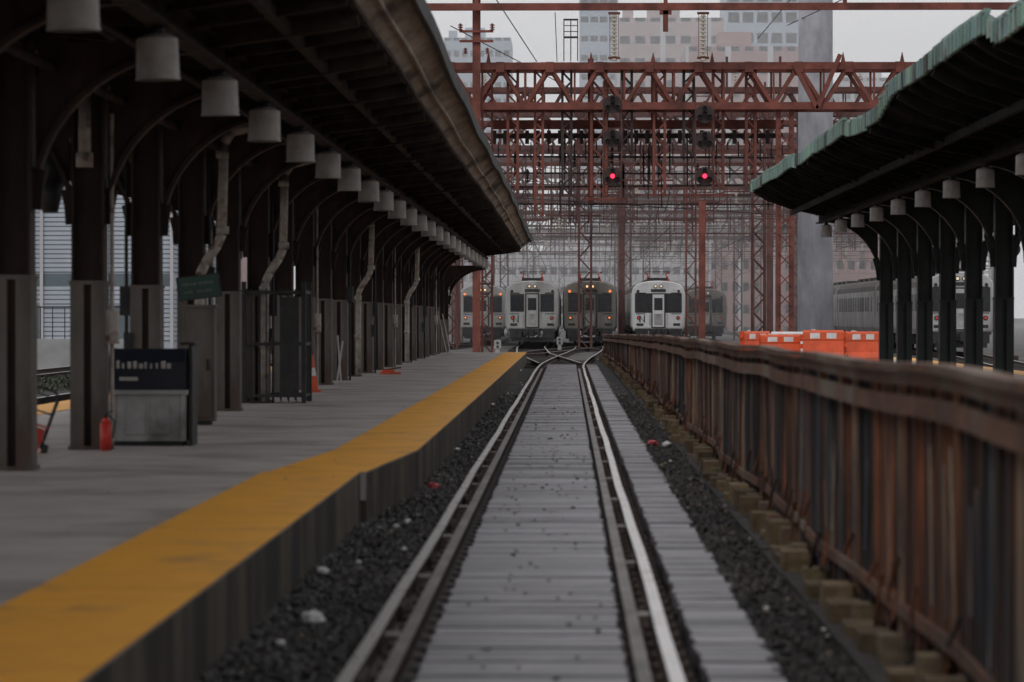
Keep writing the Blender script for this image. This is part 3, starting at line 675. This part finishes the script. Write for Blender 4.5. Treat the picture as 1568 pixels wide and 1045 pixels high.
specs=[(186,14.6,12.7,690,1380,1),(205,14.4,12.3,700,1420,1),(232,14.6,12.6,700,1450,2),(262,14.4,12.2,700,1450,2),(300,14.6,12.4,690,1480,3),(345,14.2,12.2,690,1500,3),(400,14.5,12.3,680,1500,4),(470,14.3,12.2,680,1520,4),(560,14.4,12.2,660,1520,5),(680,14.4,12.2,660,1520,5)]
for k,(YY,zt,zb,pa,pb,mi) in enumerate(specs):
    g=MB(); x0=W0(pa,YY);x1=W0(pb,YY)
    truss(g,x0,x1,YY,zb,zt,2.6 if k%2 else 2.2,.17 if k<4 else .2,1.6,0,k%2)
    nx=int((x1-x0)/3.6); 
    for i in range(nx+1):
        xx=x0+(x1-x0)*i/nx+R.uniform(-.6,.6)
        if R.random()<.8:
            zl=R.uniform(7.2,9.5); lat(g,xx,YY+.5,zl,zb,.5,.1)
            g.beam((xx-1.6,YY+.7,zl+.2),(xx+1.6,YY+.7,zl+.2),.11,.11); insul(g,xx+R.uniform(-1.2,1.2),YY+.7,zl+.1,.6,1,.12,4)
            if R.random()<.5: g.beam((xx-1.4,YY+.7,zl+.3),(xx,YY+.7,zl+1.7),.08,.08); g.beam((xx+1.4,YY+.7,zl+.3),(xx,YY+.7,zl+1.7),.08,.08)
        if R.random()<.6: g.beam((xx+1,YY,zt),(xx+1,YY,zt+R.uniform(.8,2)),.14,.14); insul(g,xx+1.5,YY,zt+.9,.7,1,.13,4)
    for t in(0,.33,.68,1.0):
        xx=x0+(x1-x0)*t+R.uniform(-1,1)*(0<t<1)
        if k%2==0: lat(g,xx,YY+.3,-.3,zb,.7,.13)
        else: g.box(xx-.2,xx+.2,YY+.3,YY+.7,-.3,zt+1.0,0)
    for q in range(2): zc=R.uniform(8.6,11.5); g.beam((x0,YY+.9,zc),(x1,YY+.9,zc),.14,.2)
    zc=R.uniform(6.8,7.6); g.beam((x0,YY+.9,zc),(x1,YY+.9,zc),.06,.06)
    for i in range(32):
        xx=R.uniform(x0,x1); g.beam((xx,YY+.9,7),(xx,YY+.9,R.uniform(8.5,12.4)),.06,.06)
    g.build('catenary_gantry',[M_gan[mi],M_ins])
for px,YY in((1058,205),(1075,150.5),(860,380),(990,300),(1130,260),(772,260),(1100,330),(812,330),(930,420),(1160,300),(750,240)):
    g=MB(); xx=W0(px,YY); 
    if YY<160:
        g.box(xx-.15,xx+.15,YY,YY+.3,-.3,7.0,0); g.box(xx-.3,xx+.3,YY-.1,YY+.4,-.25,.2,0)
        for k in range(14): g.box(xx-.16,xx+.16,YY-.01,YY+.31,k*.5,k*.5+.06,0)
    else:
        lat(g,xx,YY,-.2,10,.6,.1); g.beam((xx,YY,9),(xx+2.6,YY,9.6),.09,.09); g.beam((xx,YY,7.2),(xx+2.6,YY,9.4),.07,.07)
    g.build('catenary_mast',[M_gan[0 if YY<230 else 3]])

w=MB()
for xx in(-5.8,-2.06,1.25,5.16,10.1,14,18):
    for (z0,sag) in((8.2,.9),(6.2,.0)):
        pts=[]
        stops=[165,186,205,232,262,300,345,400,470,560,680]
        for a,b in zip(stops,stops[1:]):
            for j in range(6):
                t=j/6; pts.append((xx,a+(b-a)*t,z0-sag*4*t*(1-t)))
        for a,b in zip(pts,pts[1:]): w.beam(a,b,.035,.035)
for YY in(178,196,220,247,280,322):
    for z in(7.4,8.6,10.2):
        a=(W0(690,YY),YY,z+.8)
        for i in range(12):
            t=(i+1)/12; q=(W0(690,YY)+(W0(1400,YY)-W0(690,YY))*t,YY,z+.8-1.2*t*(1-t)*2); w.beam(a,q,.04,.04); a=q
for (p,q) in ((W(760,0,164),W(822,95,190)),(W(850,20,164),W(853,95,175)),(W(1290,0,164),W(1205,40,180)),(W(1160,60,164),W(1210,0,175)),(W(740,300,170),W(1200,330,170)),(W(690,40,164),W(900,150,215))):
    w.beam(p,q,.04,.04)
w.build('catenary_wires',[M_wire])
q=MB(); q.box(-.35,.35,0,.5,0,.06); q.box(-.35,.35,0,.5,.9,.95)
for x in(-.35,0,.35): q.beam((x,0,-1.2),(x,0,.95),.05)
for x in(-.35,.35): q.beam((x,.5,0),(x,.5,.95),.05)
for z in(.3,.6): q.beam((-.35,0,z),(.35,0,z),.04)
q.build('service_platform',[M_gand],loc=W(874,58,166))

def signal(px,YY,pys,lit):
    m=MB(); xx=W0(px,YY)
    z0=1.65-(pys[-1]-486)/5000*YY; z1=1.65-(pys[0]-486)/5000*YY
    for s in(-1,1): m.beam((s*.45,.35,z0-1.3),(s*.45,.35,z1+1.2),.07,.07,3)
    k=z0-1.2
    while k<z1+1.2: m.beam((-.45,.35,k),(.45,.35,k),.05,.05,3); k+=.4
    m.box(-.75,.75,.2,1.0,z0-1.35,z0-1.25,3)
    for s in(-1,1): m.beam((s*.75,.2,z0-1.3),(s*.75,.2,z0-.2),.05,.05,3)
    m.beam((-.75,.2,z0-.2),(.75,.2,z0-.2),.05,.05,3)
    for i,py in enumerate(pys):
        z=1.65-(py-486)/5000*YY
        m.cyl((0,.12,z),(0,.18,z),.46,n=24,mi=0)
        for (dx,dz) in ((0,0),(0,.27),(-.24,-.15),(.24,-.15)):
            m.cyl((dx,.12,z+dz),(dx,-.06,z+dz),.10,.11,n=12,mi=0,cap=False); m.cyl((dx,.1,z+dz),(dx,.11,z+dz),.09,n=12,mi=2)
        m.box(-.2,.2,.18,.45,z-.25,z+.25,0)
    z=z0; m.cyl((0,.06,z),(0,-.03,z),.11,n=14,mi=1)
    m.build('railway_signal',[M_gand,M_red,M_blk,M_gan[1]],loc=(xx,YY,0))
signal(938,163,(160,212,270),1); signal(1079,163,(175,215,270),1)
# mast signal on the right (stands on its own post)
m=MB(); m.beam((0,.2,-.2),(0,.2,5.2),.14,.14); z=4.56; m.cyl((0,.05,z),(0,.12,z),.34,n=20); m.cyl((0,.05,z),(0,-.1,z),.1,.11,n=12,cap=False); m.cyl((0,.04,z),(0,.0,z),.09,n=12,mi=1); m.box(-.14,.14,.1,.3,z-.2,z+.2); m.box(-.25,.25,0,.4,-.2,.0)
m.build('railway_signal',[M_gand,M_red],loc=(W0(1549,140),140,0))

p=MB(); YY=176; xx=W0(1248,YY); p.cyl((xx,YY,-.3),(xx,YY,48),.97,.84,n=32); 
for z in(9,21,33): p.cyl((xx,YY,z),(xx,YY,z+.25),.975,.965,n=32)
p.cyl((xx,YY,-.3),(xx,YY,.3),1.35,1.35,n=32)
for i in range(16):
    a=i/16*6.283; p.cyl((xx+1.2*math.cos(a),YY+1.2*math.sin(a),.3),(xx+1.2*math.cos(a),YY+1.2*math.sin(a),.5),.05,n=6)
p.build('steel_monopole',[M_pole],False)

# ---------------------------------------------------------------- buildings
def building(name,x0,x1,y,dep,H,fl,bays,wall,glass,bandh=.35,pier=.3,z0=-.2,roofbox=True,acc=None):
    m=MB(); m.box(x0+.3,x1-.3,y+.3,y+dep-.3,z0,H-.3,1)
    fh=(H-z0)/fl
    for i in range(fl+1):
        z=z0+i*fh; zz0=max(z0,z-fh*bandh*.5); zz1=min(H,z+fh*bandh*.5); m.box(x0,x1,y,y+dep,zz0,zz1,0)
    bw=(x1-x0)/bays
    for i in range(bays+1):
        x=x0+i*bw; a=max(x0-.02,x-bw*pier*.5);b=min(x1+.02,x+bw*pier*.5); m.box(a,b,y-.05,y+dep+.05,z0,H-.003,2 if (acc and i%3==0) else 0)
    for i in range(bays):
        x=x0+(i+.5)*bw; m.box(x-.06,x+.06,y+.2,y+.29,z0,H-.4,0)
    nb=max(2,int(dep/bw))
    for i in range(nb+1):
        yy=y+i*dep/nb; m.box(x0-.05,x1+.05,max(y,yy-bw*pier*.5),min(y+dep,yy+bw*pier*.5),z0,H-.006,0)
    if roofbox:
        m.box(x0+(x1-x0)*.3,x0+(x1-x0)*.6,y+dep*.3,y+dep*.7,H,H+3,0); m.box(x0+1,x0+3,y+2,y+4,H,H+1.8,0)
    m.build(name,[wall,glass,acc or wall])
B_tan=mat('facade_pale',(.46,.45,.46),(.38,.37,.39),scale=.2,rough=.9,bump=0)
B_brick=mat('facade_brick',(.30,.165,.15),(.24,.13,.12),scale=.3,rough=.9,bump=0)
B_pink=mat('facade_pink',(.38,.29,.28),(.31,.235,.225),scale=.3,rough=.9,bump=0)
B_glass=mat('facade_glass',(.32,.46,.50),(.22,.34,.39),scale=.3,rough=.25,bump=0)
B_blue=mat('facade_blue',(.33,.39,.46),(.27,.33,.41),scale=.1,rough=.3,bump=0)
B_dk=mat('facade_dark_glass',(.13,.16,.18),(.08,.1,.11),scale=.5,rough=.25,bump=0)
building('apartment_tower',X(945,600),X(1108,600),600,26,Z(28,600),14,7,B_pink,B_glass,.35,.35,acc=B_tan)
building('apartment_tower',X(1112,620),X(1222,620),620,26,78,20,5,B_blue,B_glass,.5,.25)
building('office_tower',X(888,700),X(946,700),700,24,90,22,4,B_blue,B_glass,.3,.2)
building('apartment_tower',X(1050,560),X(1222,560),560,20,Z(72,560),12,8,B_brick,B_glass,.4,.4,acc=B_tan)
building('apartment_tower',X(1285,640),X(1400,640),640,24,Z(120,640),14,6,B_tan,B_blue,.4,.3)
building('office_tower',X(680,760),X(782,760),760,26,Z(58,760),18,8,B_blue,B_tan,.4,.3)
building('brick_building',X(1085,430),X(1215,430),430,16,Z(372,430),4,8,B_brick,B_glass,.4,.45,acc=B_tan)
building('office_building',X(730,500),X(1075,500),500,20,Z(385,500),4,22,B_tan,B_glass,.4,.3)
building('brick_building',X(940,540),X(1100,540),540,20,Z(290,540),7,9,B_pink,B_glass,.4,.4)
building('office_building',X(1260,420),X(1500,420),420,20,Z(372,420),4,14,B_brick,B_dk,.4,.4)
building('office_building',X(600,620),X(800,620),620,20,Z(300,620),8,12,B_tan,B_blue,.4,.35)
lb=MB(); x0,x1,yy=-60,-18.2,150
lb.box(x0,x1,yy,yy+30,-.2,8.0,0)
z=.6
while z<7.8:
    if not(3.0<z<3.7): lb.box(x0,x1+.06,yy-.07,yy+30,z,z+.15,0)
    z+=.21
lb.box(x0,x1+.1,yy-.2,yy+30.1,7.9,8.35,1); lb.box(x0,x1+.02,yy-.03,yy+.1,3.05,3.65,2)
for i in range(14): lb.box(x1-.1-i*3,x1+.05-i*3,yy-.2,yy-.12,-.2,7.9,1)
for i in range(8): lb.box(x1-3-i*5,x1-1-i*5,yy-.14,yy-.1,-.2,2.2,2)
lb.build('parking_building',[mat('louvre_grey',(.42,.45,.49),(.34,.37,.41),scale=.4,rough=.7,bump=0),B_tan,B_dk])
building('brick_building',-52,-20.5,210,20,9,3,10,B_pink,B_dk)
wf=MB(); wf.box(-40,-14.5,112,112.3,-.2,.9,0)
for i in range(60): wf.beam((-40+i*.42,112.1,.9),(-40+i*.42,112.1,2.0),.03,.03,1)
wf.beam((-40,112.1,2.0),(-14.8,112.1,2.0),.05,.05,1)
wf.build('boundary_wall',[mat('wall_pale',(.35,.35,.35),(.25,.25,.25),scale=1,rough=.9),M_dark])
def bush(x0,x1,y0,y1,s,n):
    m=MB()
    for i in range(n):
        px=R.uniform(x0,x1);py=R.uniform(y0,y1); zz=R.random()*s*(.5+.5*math.sin(px*3)*math.sin(py*1.7))
        d=Vector((R.uniform(-.5,.5),R.uniform(-1,1),R.uniform(-1,1))).normalized()*.07; e=Vector((R.uniform(-1,1),R.uniform(-1,1),R.uniform(-1,1))).normalized()*.025
        c=Vector((px,py,-.18+zz)); b_=R.uniform(.5,1.3)
        m.add([c-d,c+e,c+d,c-e],[(0,1,2,3)],0,(b_,b_,b_))
    m.build('weeds',[mat('foliage',(.06,.07,.04),(.035,.04,.025),rough=.7,bump=0,tint=True)])
bush(-14.8,-12.6,80,105,.25,4000)

# ---------------------------------------------------------------- haze (thin real volume)
hz=MB(); hz.box(-300,300,178,640,-.5,55); o=hz.build('haze',[])
hm=bpy.data.materials.new('haze'); hm.use_nodes=True; nt=hm.node_tree; nt.nodes.clear()
out=nt.nodes.new('ShaderNodeOutputMaterial'); vs_=nt.nodes.new('ShaderNodeVolumeScatter'); vs_.inputs['Density'].default_value=.0015; vs_.inputs['Color'].default_value=(.97,.98,1,1)
nt.links.new(vs_.outputs[0],out.inputs['Volume']); o.data.materials.append(hm)

# ---------------------------------------------------------------- world, sun
wd=bpy.data.worlds.new('World'); scene.world=wd; wd.use_nodes=True; nt=wd.node_tree
bg=nt.nodes['Background']; sky=nt.nodes.new('ShaderNodeTexSky'); sky.sky_type='NISHITA'; sky.sun_disc=False
sky.sun_elevation=math.radians(50); sky.sun_rotation=math.radians(200); sky.dust_density=6; sky.air_density=1.0
hs=nt.nodes.new('ShaderNodeHueSaturation'); hs.inputs['Saturation'].default_value=.08
mx=nt.nodes.new('ShaderNodeMix'); mx.data_type='RGBA'; mx.inputs[0].default_value=.85; mx.inputs[7].default_value=(6.0,6.03,6.25,1)
nt.links.new(sky.outputs[0],hs.inputs['Color']); nt.links.new(hs.outputs[0],mx.inputs[6]); nt.links.new(mx.outputs[2],bg.inputs['Color'])
bg.inputs['Strength'].default_value=.145
sl=bpy.data.lights.new('sun','SUN'); sl.energy=.5; sl.angle=math.radians(20); sl.color=(1,.96,.91)
so=bpy.data.objects.new('sun',sl); bpy.context.collection.objects.link(so); so.rotation_euler=(math.radians(40),0,math.radians(-20))

# ---------------------------------------------------------------- camera
cd=bpy.data.cameras.new('camera'); co=bpy.data.objects.new('camera',cd); bpy.context.collection.objects.link(co); scene.camera=co
cd.sensor_width=36; cd.lens=36*5000/1568; cd.clip_end=8000; cd.clip_start=.1
co.location=(0,0,1.65); co.rotation_euler=(math.radians(90-.418),0,math.radians(.985))
cd.dof.use_dof=True; cd.dof.focus_distance=165; cd.dof.aperture_fstop=3.2
